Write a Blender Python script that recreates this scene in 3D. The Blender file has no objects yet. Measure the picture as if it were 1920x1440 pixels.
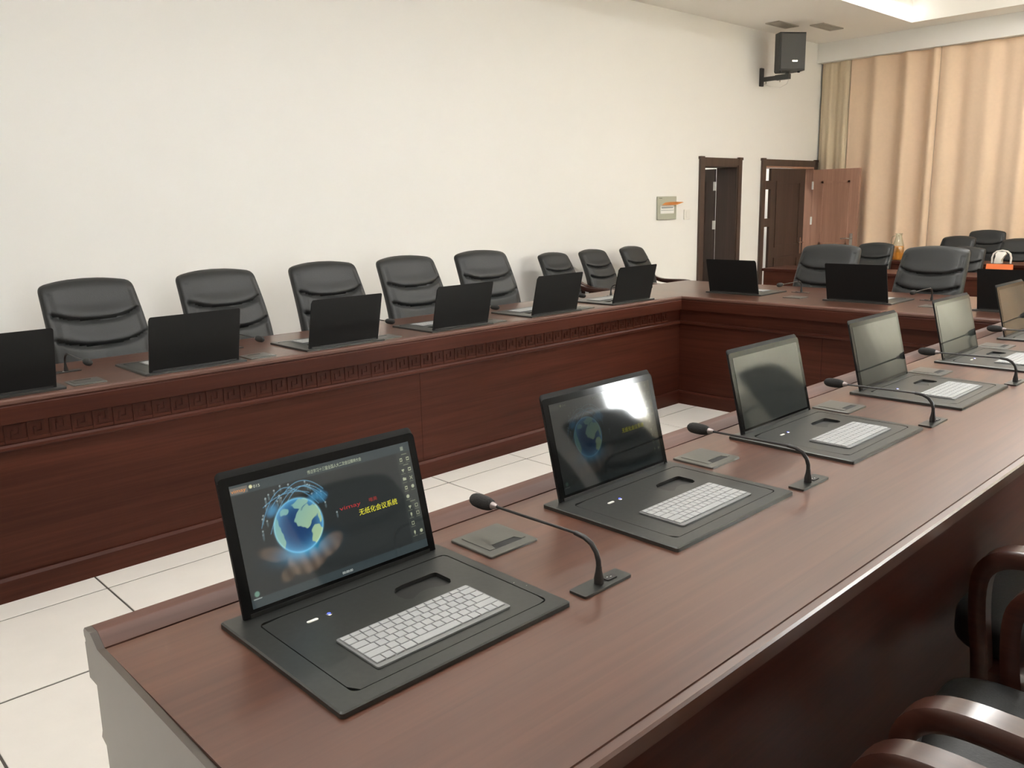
import bpy, math, random
import numpy as np
from mathutils import Vector, Matrix

random.seed(7)
SC = bpy.context.scene
COL = SC.collection
PI = math.pi

# ------------------------------------------------------------------ camera
CAM = (-0.55825, -1.34883, 1.518); YAW, PITCH, ROLL, FPX = 0.812125, -0.210044, -0.02304, 1580.84
fw = Vector((math.cos(PITCH) * math.cos(YAW), math.cos(PITCH) * math.sin(YAW), math.sin(PITCH)))
rt = Vector((math.sin(YAW), -math.cos(YAW), 0)); up = rt.cross(fw)
r2 = rt * math.cos(ROLL) + up * math.sin(ROLL); u2 = -rt * math.sin(ROLL) + up * math.cos(ROLL)
cd = bpy.data.cameras.new('camera'); cam = bpy.data.objects.new('camera', cd); COL.objects.link(cam)
M = Matrix((r2, u2, -fw)).transposed().to_4x4(); M.translation = Vector(CAM)
cam.matrix_world = M
cd.sensor_fit = 'HORIZONTAL'; cd.sensor_width = 36.0; cd.lens = FPX / 1920 * 36.0
cd.clip_start = 0.02; cd.clip_end = 200
SC.camera = cam

# ------------------------------------------------------------------ sky and exposure
w = bpy.data.worlds.new('sky'); SC.world = w; w.use_nodes = True
bg = w.node_tree.nodes['Background']; bg.inputs[0].default_value = (0.96, 0.98, 1.0, 1); bg.inputs[1].default_value = 42.0
SC.view_settings.view_transform = 'Standard'; SC.view_settings.look = 'None'
SC.view_settings.exposure = 1.15; SC.view_settings.gamma = 1.0; SC.view_settings.use_curve_mapping = False
try:
    SC.cycles.use_denoising = True
    SC.cycles.max_bounces = 10; SC.cycles.diffuse_bounces = 6; SC.cycles.glossy_bounces = 4
    SC.cycles.transparent_max_bounces = 12; SC.cycles.sample_clamp_indirect = 8.0
    SC.cycles.caustics_reflective = False; SC.cycles.caustics_refractive = False
except Exception:
    pass

# room constants (metres)
WL, WR, XF, XN, ZC = 4.6, -2.6, 11.25, -8.0, 3.58     # left wall y, right wall y, far wall x, near wall x, ceiling z
T = 0.802                                              # table top height

def portal(loc, rot, sx, sy):
    l = bpy.data.lights.new('window_portal', 'AREA'); l.shape = 'RECTANGLE'; l.size = sx; l.size_y = sy
    l.cycles.is_portal = True
    o = bpy.data.objects.new('window_portal', l); o.location = loc; o.rotation_euler = rot; COL.objects.link(o)
# windows in the right wall: (x0, x1, z0, z1)
WIN = [(4.04, 10.6, 1.15, 3.05)]
for (x0, x1, z0, z1) in WIN:
    portal(((x0 + x1) / 2, WR - 0.3, (z0 + z1) / 2), (math.radians(90), 0, math.radians(180)), x1 - x0, z1 - z0)

# ------------------------------------------------------------------ materials
def newmat(name):
    m = bpy.data.materials.new(name); m.use_nodes = True
    return m, m.node_tree.nodes, m.node_tree.links, m.node_tree.nodes['Principled BSDF']
def setp(p, **k):
    names = dict(col='Base Color', rough='Roughness', metal='Metallic', spec='Specular IOR Level', ior='IOR', coat='Coat Weight',
                 coatr='Coat Roughness', emit='Emission Color', estr='Emission Strength', trans='Transmission Weight', alpha='Alpha', sheen='Sheen Weight')
    for a, v in k.items():
        if a in ('col', 'emit') and len(v) == 3: v = (*v, 1)
        p.inputs[names[a]].default_value = v
def plain(name, col, rough=0.5, noise=0.0, nscale=40, bump=0.0, **k):
    m, N, L, p = newmat(name); setp(p, col=col, rough=rough, **k)
    tc = N.new('ShaderNodeTexCoord'); nz = N.new('ShaderNodeTexNoise'); nz.inputs['Scale'].default_value = nscale; nz.inputs['Detail'].default_value = 4
    L.new(tc.outputs['Object'], nz.inputs['Vector'])
    if noise:
        mx = N.new('ShaderNodeMixRGB'); mx.inputs[1].default_value = (*[c * (1 - noise) for c in col], 1); mx.inputs[2].default_value = (*[min(1, c * (1 + noise)) for c in col], 1)
        L.new(nz.outputs['Fac'], mx.inputs[0]); L.new(mx.outputs[0], p.inputs['Base Color'])
    if bump:
        b = N.new('ShaderNodeBump'); b.inputs['Strength'].default_value = bump; b.inputs['Distance'].default_value = 0.002
        L.new(nz.outputs['Fac'], b.inputs['Height']); L.new(b.outputs['Normal'], p.inputs['Normal'])
    return m
def wood(name, axis, c0, c1, rough=0.34, coat=0.35, coatr=0.2, scale=1.0, spec=0.5):
    """fine straight grain that runs along the given axis"""
    m, N, L, p = newmat(name); setp(p, rough=rough, coat=coat, coatr=coatr, spec=spec)
    tc = N.new('ShaderNodeTexCoord'); mp = N.new('ShaderNodeMapping'); L.new(tc.outputs['Object'], mp.inputs['Vector'])
    s = [60 * scale] * 3; s[axis] = 1.6 * scale; mp.inputs['Scale'].default_value = s
    n1 = N.new('ShaderNodeTexNoise'); n1.inputs['Scale'].default_value = 1.0; n1.inputs['Detail'].default_value = 5; n1.inputs['Distortion'].default_value = 0.6
    L.new(mp.outputs[0], n1.inputs['Vector'])
    mp2 = N.new('ShaderNodeMapping'); s2 = [5 * scale] * 3; s2[axis] = 0.35 * scale; mp2.inputs['Scale'].default_value = s2
    L.new(tc.outputs['Object'], mp2.inputs['Vector'])
    n2 = N.new('ShaderNodeTexNoise'); n2.inputs['Scale'].default_value = 1.3; n2.inputs['Detail'].default_value = 3; n2.inputs['Distortion'].default_value = 1.2
    L.new(mp2.outputs[0], n2.inputs['Vector'])
    ad = N.new('ShaderNodeMath'); ad.operation = 'MULTIPLY_ADD'; ad.inputs[1].default_value = 0.55; L.new(n2.outputs['Fac'], ad.inputs[0])
    ml = N.new('ShaderNodeMath'); ml.operation = 'MULTIPLY'; ml.inputs[1].default_value = 0.55; L.new(n1.outputs['Fac'], ml.inputs[0]); L.new(ml.outputs[0], ad.inputs[2])
    rp = N.new('ShaderNodeValToRGB'); rp.color_ramp.elements[0].position = 0.38; rp.color_ramp.elements[1].position = 0.72
    rp.color_ramp.elements[0].color = (*c0, 1); rp.color_ramp.elements[1].color = (*c1, 1)
    L.new(ad.outputs[0], rp.inputs[0]); L.new(rp.outputs[0], p.inputs['Base Color'])
    b = N.new('ShaderNodeBump'); b.inputs['Strength'].default_value = 0.06; b.inputs['Distance'].default_value = 0.001
    L.new(n1.outputs['Fac'], b.inputs['Height']); L.new(b.outputs['Normal'], p.inputs['Normal'])
    return m
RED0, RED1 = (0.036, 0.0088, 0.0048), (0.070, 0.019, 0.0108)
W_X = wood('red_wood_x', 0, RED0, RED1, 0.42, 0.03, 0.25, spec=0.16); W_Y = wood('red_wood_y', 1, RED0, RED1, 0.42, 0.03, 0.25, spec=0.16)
TOP_X, TOP_Y = [wood('table_top_wood_%s' % 'xy'[a], a, (0.076, 0.029, 0.0178), (0.122, 0.047, 0.027), 0.36, 0.6, 0.24, spec=0.4) for a in (0, 1)]  # same wood as the fronts, light on the top painted paler
CAP_X, CAP_Y = [wood('rail_cap_wood_%s' % 'xy'[a], a, (0.085, 0.038, 0.027), (0.135, 0.062, 0.045), 0.5, 0.0, 0.3, spec=0.35) for a in (0, 1)]  # rail wood again, bright reflections on its top painted paler
DW_Z = wood('door_wood', 2, (0.045, 0.027, 0.020), (0.078, 0.047, 0.036), 0.42, 0.15, 0.25)
OW_Z = wood('door_wood_lit', 2, (0.34, 0.18, 0.125), (0.45, 0.25, 0.18), 0.42, 0.15, 0.25)  # same door wood, light on the open leaf and jamb painted in
ARM = wood('arm_wood', 1, (0.038, 0.012, 0.008), (0.072, 0.025, 0.016), 0.3, 0.8, 0.16)
WALL = plain('wall_paint', (0.85, 0.84, 0.815), 0.85, 0.015, 3, 0.03)
CEIL = plain('ceiling_paint', (0.91, 0.89, 0.85), 0.9, 0.01, 3)
TILE = plain('floor_tile', (0.76, 0.725, 0.675), 0.32, 0.05, 9, 0.02)
GROUT = plain('floor_joint', (0.09, 0.08, 0.07), 0.9)
LEATH = plain('black_leather', (0.015, 0.0163, 0.0167), 0.46, 0.2, 160, 0.35)
BLKMET = plain('black_anodised', (0.075, 0.077, 0.073), 0.36, 0.12, 90, 0.04, metal=0.75)
BLKEDGE = plain('black_edge', (0.018, 0.018, 0.017), 0.4)
GREYMET = plain('grey_brushed', (0.14, 0.14, 0.128), 0.38, 0.1, 120, 0.03, metal=0.7)
HOLE = plain('dark_recess', (0.012, 0.012, 0.011), 0.7)
BACKSH = plain('matte_black_back', (0.008, 0.008, 0.0078), 0.6, spec=0.25, noise=0.15, nscale=200, bump=0.1)
BEZEL = plain('black_glass', (0.006, 0.006, 0.006), 0.08, ior=1.27)
OFFSCR = plain('screen_off', (0.03, 0.033, 0.031), 0.06, ior=1.42)
KEYW = plain('white_keycap', (0.38, 0.39, 0.395), 0.45)
KEYB = plain('keyboard_silver', (0.22, 0.225, 0.225), 0.4, metal=0.1)
FOAM = plain('foam_windscreen', (0.028, 0.027, 0.026), 0.95, 0.4, 500, 0.8)
NECK = plain('black_rubber', (0.022, 0.02, 0.019), 0.42)
RING = plain('mic_ring', (0.32, 0.27, 0.26), 0.35, metal=0.5)
CHROME = plain('satin_steel', (0.62, 0.60, 0.56), 0.25, metal=1.0)
WHITEPL = plain('white_plastic', (0.8, 0.79, 0.75), 0.45)
SPK = plain('speaker_grey', (0.06, 0.06, 0.057), 0.6, 0.2, 200, 0.2)
SPKG = plain('speaker_grille', (0.07, 0.07, 0.068), 0.55, 0.3, 700, 0.5)
PANELG = plain('distribution_panel', (0.42, 0.43, 0.35), 0.5)
ORANGE = plain('orange_cloth', (0.6, 0.24, 0.07), 0.7)
CARD = plain('orange_card', (0.75, 0.17, 0.045), 0.6)
INK = plain('dark_ink', (0.03, 0.03, 0.03), 0.6)
PAPER = plain('white_paper', (0.86, 0.86, 0.84), 0.7)
JUICE = plain('orange_juice', (0.65, 0.24, 0.02), 0.4)
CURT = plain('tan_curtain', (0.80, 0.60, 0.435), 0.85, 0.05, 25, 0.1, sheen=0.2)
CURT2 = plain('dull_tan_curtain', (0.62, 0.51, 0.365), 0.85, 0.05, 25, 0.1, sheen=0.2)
VENT = plain('vent_grey', (0.42, 0.39, 0.34), 0.7)
BAG = plain('white_bag', (0.85, 0.83, 0.78), 0.5)
def emis(name, col, s):
    m, N, L, p = newmat(name); setp(p, col=(0, 0, 0), emit=col, estr=s, rough=0.3)
    return m
def glassmat(name, tint, fac):
    m = bpy.data.materials.new(name); m.use_nodes = True; N = m.node_tree.nodes; L = m.node_tree.links
    N.remove(N['Principled BSDF']); out = N['Material Output']
    t = N.new('ShaderNodeBsdfTransparent'); t.inputs[0].default_value = (*tint, 1)
    g = N.new('ShaderNodeBsdfGlossy'); g.inputs['Roughness'].default_value = 0.04
    lw = N.new('ShaderNodeLayerWeight'); lw.inputs['Blend'].default_value = 0.5
    pw = N.new('ShaderNodeMath'); pw.operation = 'POWER'; pw.inputs[1].default_value = 4.0; L.new(lw.outputs['Facing'], pw.inputs[0])
    ad = N.new('ShaderNodeMath'); ad.operation = 'MULTIPLY_ADD'; ad.inputs[1].default_value = 0.5; ad.inputs[2].default_value = 0.03 + fac; L.new(pw.outputs[0], ad.inputs[0])
    mx = N.new('ShaderNodeMixShader'); L.new(ad.outputs[0], mx.inputs[0]); L.new(t.outputs[0], mx.inputs[1]); L.new(g.outputs[0], mx.inputs[2]); L.new(mx.outputs[0], out.inputs[0])
    return m
PANE = glassmat('window_glass', (0.97, 0.98, 0.97), 0.0)
JUG = glassmat('jug_glass', (0.93, 0.95, 0.92), 0.08)
def sheer(name, col, fac):
    m = bpy.data.materials.new(name); m.use_nodes = True; N = m.node_tree.nodes; L = m.node_tree.links
    N.remove(N['Principled BSDF']); out = N['Material Output']
    d = N.new('ShaderNodeBsdfDiffuse'); d.inputs[0].default_value = (*col, 1)
    t = N.new('ShaderNodeBsdfTranslucent'); t.inputs[0].default_value = (*col, 1)
    mx = N.new('ShaderNodeMixShader'); mx.inputs[0].default_value = fac
    L.new(d.outputs[0], mx.inputs[1]); L.new(t.outputs[0], mx.inputs[2]); L.new(mx.outputs[0], out.inputs[0])
    return m
SHEER = sheer('sheer_cream_curtain', (0.86, 0.84, 0.77), 0.22)
DRAPE = sheer('cream_drape', (0.78, 0.72, 0.58), 0.12)
COVE = emis('cove_tube', (1.0, 0.97, 0.90), 2.2)
DOWN = emis('panel_diffuser', (1.0, 0.985, 0.955), 11.5)
LEDB = emis('blue_led', (0.06, 0.09, 1.0), 1.6)
LAMP = emis('corridor_lamp', (1.0, 0.97, 0.9), 14.0)

# ------------------------------------------------------------------ mesh helpers
class MB:
    def __init__(s): s.v = []; s.f = []
    def add(s, vs, fs):
        n = len(s.v); s.v += [tuple(map(float, v)) for v in vs]; s.f += [tuple(i + n for i in f) for f in fs]; return s
    def box(s, a, b, rot=None, piv=(0, 0, 0)):
        x0, y0, z0 = a; x1, y1, z1 = b
        vs = [(x0, y0, z0), (x1, y0, z0), (x1, y1, z0), (x0, y1, z0), (x0, y0, z1), (x1, y0, z1), (x1, y1, z1), (x0, y1, z1)]
        if rot is not None:
            pv = Vector(piv); vs = [tuple(rot @ (Vector(v) - pv) + pv) for v in vs]
        return s.add(vs, [(0, 3, 2, 1), (4, 5, 6, 7), (0, 1, 5, 4), (1, 2, 6, 5), (2, 3, 7, 6), (3, 0, 4, 7)])
    def bev(s, a, b, r):
        """box with chamfered top and bottom edges and clipped corners"""
        x0, y0, z0 = a; x1, y1, z1 = b
        def ring(i, z):
            c = r * 0.6
            return [(x0 + i + c, y0 + i, z), (x1 - i - c, y0 + i, z), (x1 - i, y0 + i + c, z), (x1 - i, y1 - i - c, z), (x1 - i - c, y1 - i, z), (x0 + i + c, y1 - i, z), (x0 + i, y1 - i - c, z), (x0 + i, y0 + i + c, z)]
        return s.loft([ring(r, z0), ring(0, z0 + r), ring(0, z1 - r), ring(r, z1)])
    def loft(s, rings, cap=True, closed=True):
        n = len(rings[0]); vs = [p for r in rings for p in r]; fs = []
        for i in range(len(rings) - 1):
            for j in range(n if closed else n - 1):
                k = (j + 1) % n
                fs.append((i * n + j, i * n + k, (i + 1) * n + k, (i + 1) * n + j))
        if cap:
            fs.append(tuple(range(n - 1, -1, -1))); fs.append(tuple((len(rings) - 1) * n + j for j in range(n)))
        return s.add(vs, fs)
    def prism(s, poly, z0, z1):
        return s.loft([[(x, y, z0) for x, y in poly], [(x, y, z1) for x, y in poly]])
    def tube(s, pts, rad, n=10, cap=True):
        pts = [Vector(p) for p in pts]; rings = []
        rad = rad if isinstance(rad, (list, tuple)) else [rad] * len(pts)
        prev = None
        for i, p in enumerate(pts):
            d = (pts[min(i + 1, len(pts) - 1)] - pts[max(i - 1, 0)]).normalized()
            if prev is None:
                a = Vector((0, 0, 1)) if abs(d.z) < 0.9 else Vector((1, 0, 0)); nrm = d.cross(a).normalized()
            else:
                nrm = (prev - d * prev.dot(d)).normalized()
            prev = nrm; bn = d.cross(nrm)
            rings.append([tuple(p + (nrm * math.cos(2 * PI * k / n) + bn * math.sin(2 * PI * k / n)) * rad[i]) for k in range(n)])
        return s.loft(rings, cap)
    def lathe(s, prof, c=(0, 0, 0), n=24, cap=True):
        return s.loft([[(c[0] + r * math.cos(2 * PI * k / n), c[1] + r * math.sin(2 * PI * k / n), c[2] + z) for k in range(n)] for r, z in prof], cap)
    def annulus(s, outer, inner, z):
        n = len(outer); vs = [(x, y, z) for x, y in outer] + [(x, y, z) for x, y in inner]
        return s.add(vs, [(j, (j + 1) % n, n + (j + 1) % n, n + j) for j in range(n)])
    def mesh(s, name, mat, smooth=40):
        me = bpy.data.meshes.new(name); me.from_pydata(s.v, [], s.f); me.validate(); me.update()
        if smooth:
            me.polygons.foreach_set('use_smooth', [True] * len(me.polygons)); me.set_sharp_from_angle(angle=math.radians(smooth))
        me.materials.append(mat); return me
    def build(s, name, mat, parent=None, smooth=40, kind=None):
        o = bpy.data.objects.new(name, s.mesh(name, mat, smooth)); COL.objects.link(o)
        if parent is not None: o.parent = parent
        if kind: o['kind'] = kind
        return o
def B(a, b): return MB().box(a, b)
def tag(o, label, cat, group=None):
    o['label'] = label; o['category'] = cat
    if group: o['group'] = group
    return o
def thing(name, label, cat, loc=(0, 0, 0), rz=0.0, group=None):
    o = bpy.data.objects.new(name, None); o.empty_display_size = 0.1; COL.objects.link(o)
    o.location = loc; o.rotation_euler = (0, 0, rz)
    return tag(o, label, cat, group)
KIDS = {}
def kids(o): return [c for c in bpy.data.objects if c.parent == o]
def template(root):
    """remember the tree of a finished thing so that copies are quick"""
    KIDS[root.name] = [(c, kids(c)) for c in kids(root)]; return root
def dup(root, label, loc, rz=0.0, group=None, scale=None, skip=()):
    r = root.copy(); COL.objects.link(r); r.location = loc; r.rotation_euler = (0, 0, rz); r['label'] = label
    if scale: r.scale = scale
    if group: r['group'] = group
    for c, gs in KIDS[root.name]:
        if c.name.split('.')[0] in skip: continue
        d = c.copy(); COL.objects.link(d); d.parent = r
        for g in gs:
            e = g.copy(); COL.objects.link(e); e.parent = d
    return r
def struct(name, mb, mat, smooth=0):
    return mb.build(name, mat, None, smooth, 'structure')
def sroot(name, loc=(0, 0, 0)):
    o = bpy.data.objects.new(name, None); o.location = loc; COL.objects.link(o); o['kind'] = 'structure'; return o
def rrect(x0, y0, x1, y1, r, n=6):
    out = []
    for cx, cy, a in ((x1 - r, y0 + r, -90), (x1 - r, y1 - r, 0), (x0 + r, y1 - r, 90), (x0 + r, y0 + r, 180)):
        for k in range(n + 1):
            t = math.radians(a + 90 * k / n); out.append((cx + r * math.cos(t), cy + r * math.sin(t)))
    return out
def text_mesh(body, size, align='LEFT'):
    cu = bpy.data.curves.new('lettering', 'FONT'); cu.body = body; cu.size = size; cu.align_x = align; cu.resolution_u = 2
    o = bpy.data.objects.new('lettering', cu); COL.objects.link(o)
    bpy.context.view_layer.update()
    me = bpy.data.meshes.new_from_object(o.evaluated_get(bpy.context.evaluated_depsgraph_get()))
    bpy.data.objects.remove(o); return me
ORD = ['first', 'second', 'third', 'fourth', 'fifth', 'sixth', 'seventh']

# ------------------------------------------------------------------ room shell
TXS, TYS, TX0, TY0 = 0.610, 0.630, 2.888, 2.180          # tile size and one joint crossing
floor = struct('floor', B((XN, WR - 0.3, -0.08), (XF + 0.3, WL + 2.5, -0.004)), GROUT)
tile_me = MB().bev((0, 0, -0.0045), (TXS - 0.008, TYS - 0.011, 0.0), 0.0012).mesh('tile', TILE, 0)
rest = MB()
ix0 = math.floor((XN - TX0) / TXS); ix1 = math.ceil((XF - TX0) / TXS); iy0 = math.floor((WR - TY0) / TYS); iy1 = math.ceil((WL - TY0) / TYS)
for i in range(ix0, ix1):
    for j in range(iy0, iy1):
        x = TX0 + i * TXS + 0.004; y = TY0 + j * TYS + 0.003
        if -1.4 < x < 5.2 and -2.4 < y < 2.5 :
            o = bpy.data.objects.new('tile', tile_me); o.location = (x, y, 0); COL.objects.link(o); o.parent = floor
        else:
            a = (max(x, XN), max(y, WR), -0.0045); b = (min(x + TXS - 0.008, XF), min(y + TYS - 0.011, WL), 0.0)
            if b[0] - a[0] > 0.01 and b[1] - a[1] > 0.01: rest.box(a, b)
rest.build('outer_tiles', TILE, floor, 0, 'stuff')

# left wall with two door openings
D1 = (8.318, 9.062, 1.93); D2 = (9.73, 11.05, 1.935); WT = 0.265
m = MB()
for a, b, z0 in ((XN, D1[0], 0), (D1[1], D2[0], 0), (D2[1], XF + 0.3, 0)): m.box((a, WL, 0), (b, WL + WT, ZC + 0.5))
m.box((D1[0], WL, D1[2]), (D1[1], WL + WT, ZC + 0.5)); m.box((D2[0], WL, D2[2]), (D2[1], WL + WT, ZC + 0.5))
struct('wall_left', m, WALL)
struct('wall_far', B((XF, WR - 0.3, 0), (XF + 0.25, WL, ZC + 0.5)), WALL)
struct('wall_near', B((XN - 0.25, WR - 0.3, 0), (XN, WL + WT, ZC + 0.5)), WALL)
m = MB(); xs = sorted(WIN)
m.box((XN, WR - 0.28, 0), (XF, WR, xs[0][2])); m.box((XN, WR - 0.28, xs[0][3]), (XF, WR, ZC + 0.5))
px = XN
for (x0, x1, z0, z1) in xs: m.box((px, WR - 0.28, z0), (x0, WR, z1)); px = x1
m.box((px, WR - 0.28, xs[0][2]), (XF, WR, xs[0][3]))
struct('wall_right', m, WALL)
# ceiling: a lowered border around a raised tray, a soffit above the curtain
TRX, TRY0, TRY1, TRZ = 10.62, -1.6, 3.19, ZC + 0.36
m = MB(); m.box((XN, TRY1, ZC), (XF, WL, ZC + 0.06)); m.box((XN, WR, ZC), (XF, TRY0, ZC + 0.06)); m.box((TRX, TRY0, ZC), (XF, TRY1, ZC + 0.06)); m.box((XN, TRY0, ZC), (-3.0, TRY1, ZC + 0.06))
m.box((XN, TRY1 + 0.0, ZC + 0.06), (XF, TRY1 + 0.05, TRZ)); m.box((TRX, TRY0, ZC + 0.06), (TRX + 0.05, TRY1, TRZ)); m.box((XN, TRY0 - 0.05, ZC + 0.06), (XF, TRY0, TRZ)); m.box((-3.05, TRY0, ZC + 0.06), (-3.0, TRY1, TRZ))
m.box((XN, WR, TRZ), (XF, WL, TRZ + 0.1))
struct('ceiling', m, CEIL)
struct('trim_1', B((XF - 0.22, WR, 3.325), (XF - 0.004, WL, ZC - 0.0005)), WALL)
for a, b, lb in ((TRY1 - 0.035, TRY1 - 0.001, 'bright white strip light along the raised ceiling edge beside the loudspeaker wall'), (TRY0 + 0.001, TRY0 + 0.035, 'unseen strip light added along the raised ceiling edge beside the window wall')):
    tag(MB().bev((-2.95, a, ZC + 0.02), (TRX - 0.03, b, ZC + 0.14), 0.008).build('cove_light', COVE), lb, 'light', 'ceiling cove lights')  # the strip beside the window wall is unseen, added to light the opposite wall
for k, px_ in enumerate((-1.6, 1.2, 4.0, 6.8, 9.3)):  # unseen panels, added to brighten the walls and the curtain end
    t_ = thing('added_ceiling_light', 'unseen white panel light added in the raised ceiling, %s from the curtain wall' % ORD[4 - k], 'light', (px_, 0.8, TRZ), group='added ceiling panel lights')
    MB().bev((-0.62, -0.32, -0.03), (0.62, 0.32, -0.0005), 0.004).build('housing', WHITEPL, t_, 0)
    B((-0.59, -0.29, -0.034), (0.59, 0.29, -0.0305)).build('diffuser', DOWN, t_, 0)
# corridor behind the doors
m = MB(); y1 = WL + 2.4
m.box((7.4, y1, 0), (XF + 0.3, y1 + 0.1, 3.0)); m.box((7.3, WL + WT, 0), (7.4, y1, 3.0)); m.box((XF + 0.3, WL + WT, 0), (XF + 0.4, y1, 3.0)); m.box((7.3, WL + WT, 3.0), (XF + 0.4, y1 + 0.1, 3.1))
struct('wall_corridor', m, WALL)
tag(MB().bev((9.6, WL + 1.0, 2.94), (10.8, WL + 1.3, 2.998), 0.006).build('corridor_light', LAMP), 'white ceiling light in the corridor behind the double door', 'light')

# windows
for k, (x0, x1, z0, z1) in enumerate(WIN):
    r = sroot('window_%d' % (k + 1), (x0, WR, z0))
    n = max(2, round((x1 - x0) / 0.78)); f = MB(); W_, H_ = x1 - x0, z1 - z0
    f.box((0, -0.2, 0), (W_, -0.14, 0.05)); f.box((0, -0.2, H_ - 0.05), (W_, -0.14, H_)); f.box((0.05, -0.2, H_ * 0.7), (W_ - 0.05, -0.145, H_ * 0.7 + 0.04))
    for i in range(n + 1):
        xx = min(max(i * W_ / n - 0.025, 0), W_ - 0.05); f.box((xx, -0.2, 0.05), (xx + 0.05, -0.142, H_ - 0.05))
    f.build('window_frame', WHITEPL, r, 0)
    for i in range(n): B((i * W_ / n + 0.02, -0.175, 0.04), ((i + 1) * W_ / n - 0.02, -0.171, H_ - 0.04)).build('pane', PANE, r, 0)
    B((-0.03, -0.28, -0.03), (W_ + 0.03, 0.03, 0.0)).build('window_sill', WHITEPL, r, 0)
struct('ground', B((-30, -40, -4.0), (40, WR - 3, -3.9)), plain('ground_outside', (0.3, 0.3, 0.28), 0.9))

def curtain(name, axis, a, b, z0, z1, pos, mat, label, pitch=0.17, amp=0.05, seed=0, thick=0.004, group=None):
    """pleated cloth hanging between a and b along one axis"""
    rnd = random.Random(seed); n = int(abs(b - a) / 0.012); pts = []; ph = rnd.random() * 6
    g = 0.0
    for i in range(n + 1):
        t = a + (b - a) * i / n
        g += abs(b - a) / n / pitch * 2 * PI * (0.75 + 0.5 * (0.5 + 0.5 * math.sin(t * 2.3 + seed)))
        pts.append((t, math.sin(g + ph) * amp * (0.65 + 0.35 * math.sin(t * 3.1 + seed * 2)) + 0.012 * math.sin(2.0 * g + 1)))
    rows = 9; mb = MB(); vs = []; fs = []; cnt = n + 1
    for side in (0, 1):
        for r in range(rows):
            z = z1 + (z0 - z1) * r / (rows - 1); k = 0.72 + 0.28 * r / (rows - 1)
            for (t, d) in pts:
                dd = d * k + 0.006 * math.sin(t * 9 + r * 0.8) * r / rows + side * thick
                vs.append((t, pos + dd, z) if axis == 0 else (pos + dd, t, z))
    for side in (0, 1):
        o = side * rows * cnt
        for r in range(rows - 1):
            for i in range(n):
                q = (o + r * cnt + i, o + r * cnt + i + 1, o + (r + 1) * cnt + i + 1, o + (r + 1) * cnt + i)
                fs.append(q if side else q[::-1])
    mb.add(vs, fs)
    o = mb.build(name, mat, None, 60); return tag(o, label, 'curtain', group)
XC_ = XF - 0.12
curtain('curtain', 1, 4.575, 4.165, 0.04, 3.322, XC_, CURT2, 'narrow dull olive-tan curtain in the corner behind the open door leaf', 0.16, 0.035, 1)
curtain('curtain', 1, 4.158, 2.998, 0.04, 3.322, XC_, CURT, 'tan pleated curtain hanging directly beside the narrow dull corner curtain', 0.34, 0.075, 2)
curtain('curtain', 1, 2.992, 0.9, 0.04, 3.322, XC_, CURT, 'tan pleated curtain hanging behind the rear desk with the juice jug', 0.36, 0.075, 5)
curtain('curtain', 1, 0.87, -2.9, 0.04, 3.322, XC_, CURT, 'tan pleated curtain at the window-wall end of the curtain wall', 0.34, 0.075, 4)
curtain('side_drape', 0, 4.27, 4.66, 0.1, 3.2, WR + 0.10, DRAPE, 'gathered cream drape at the edge of the uncovered window gap', 0.11, 0.05, 3, 0.004)
curtain('sheer_curtain', 0, 4.70, 7.9, 0.3, 3.2, WR + 0.09, SHEER, 'pale sheer curtain beside the uncovered window gap', 0.2, 0.035, 6, 0.0)
curtain('sheer_curtain', 0, 7.35, 10.9, 0.3, 3.2, WR + 0.19, SHEER, 'pale sheer curtain over the far end of the long window', 0.2, 0.035, 8, 0.0)

# ------------------------------------------------------------------ doors in the left wall
def lever(parent, y, x, z, d, s):
    """lever handle on a plate; d = +-1 lever direction along x, s = +-1 side the handle stands out along y"""
    h = MB().box((x - 0.022, min(y, y + s * 0.008), z - 0.13), (x + 0.022, max(y, y + s * 0.008), z + 0.10))
    o = h.build('handle_plate', CHROME, parent, 0)
    l = MB().tube([(x, y + s * 0.008, z + 0.03), (x, y + s * 0.05, z + 0.03)], 0.01, 8).tube([(x, y + s * 0.05, z + 0.03), (x + d * 0.05, y + s * 0.055, z + 0.034), (x + d * 0.13, y + s * 0.05, z + 0.026)], 0.009, 8)
    l.build('lever', CHROME, o)
def leaf(parent, name, w, h, mat, loc, rz, hingeside):
    """panelled door leaf; local x along the leaf from the hinge, y thickness"""
    o = MB().bev((0, -0.02, 0.008), (w, 0.02, h), 0.003).build(name, mat, parent, 0); o.location = loc; o.rotation_euler = (0, 0, rz)
    for z0, z1 in ((0.14, 0.72), (0.86, h - 0.16)):
        for s in (-1, 1):
            a, b = sorted((s * 0.0195, s * 0.030))
            fr = MB(); x0, x1 = 0.13, w - 0.13
            for q in ((x0, z0, x1, z0 + 0.03), (x0, z1 - 0.03, x1, z1), (x0, z0, x0 + 0.03, z1), (x1 - 0.03, z0, x1, z1)): fr.box((q[0], a, q[1]), (q[2], b, q[3]))
            fr.build('moulding', mat, o, 0)
    for z in (0.25, h * 0.6, h - 0.27): MB().box((-0.012 - hingeside, -0.026, z), (0.014, 0.026, z + 0.11)).build('hinge', DW_Z if hingeside else WHITEPL, o, 0)
    return o
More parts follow.
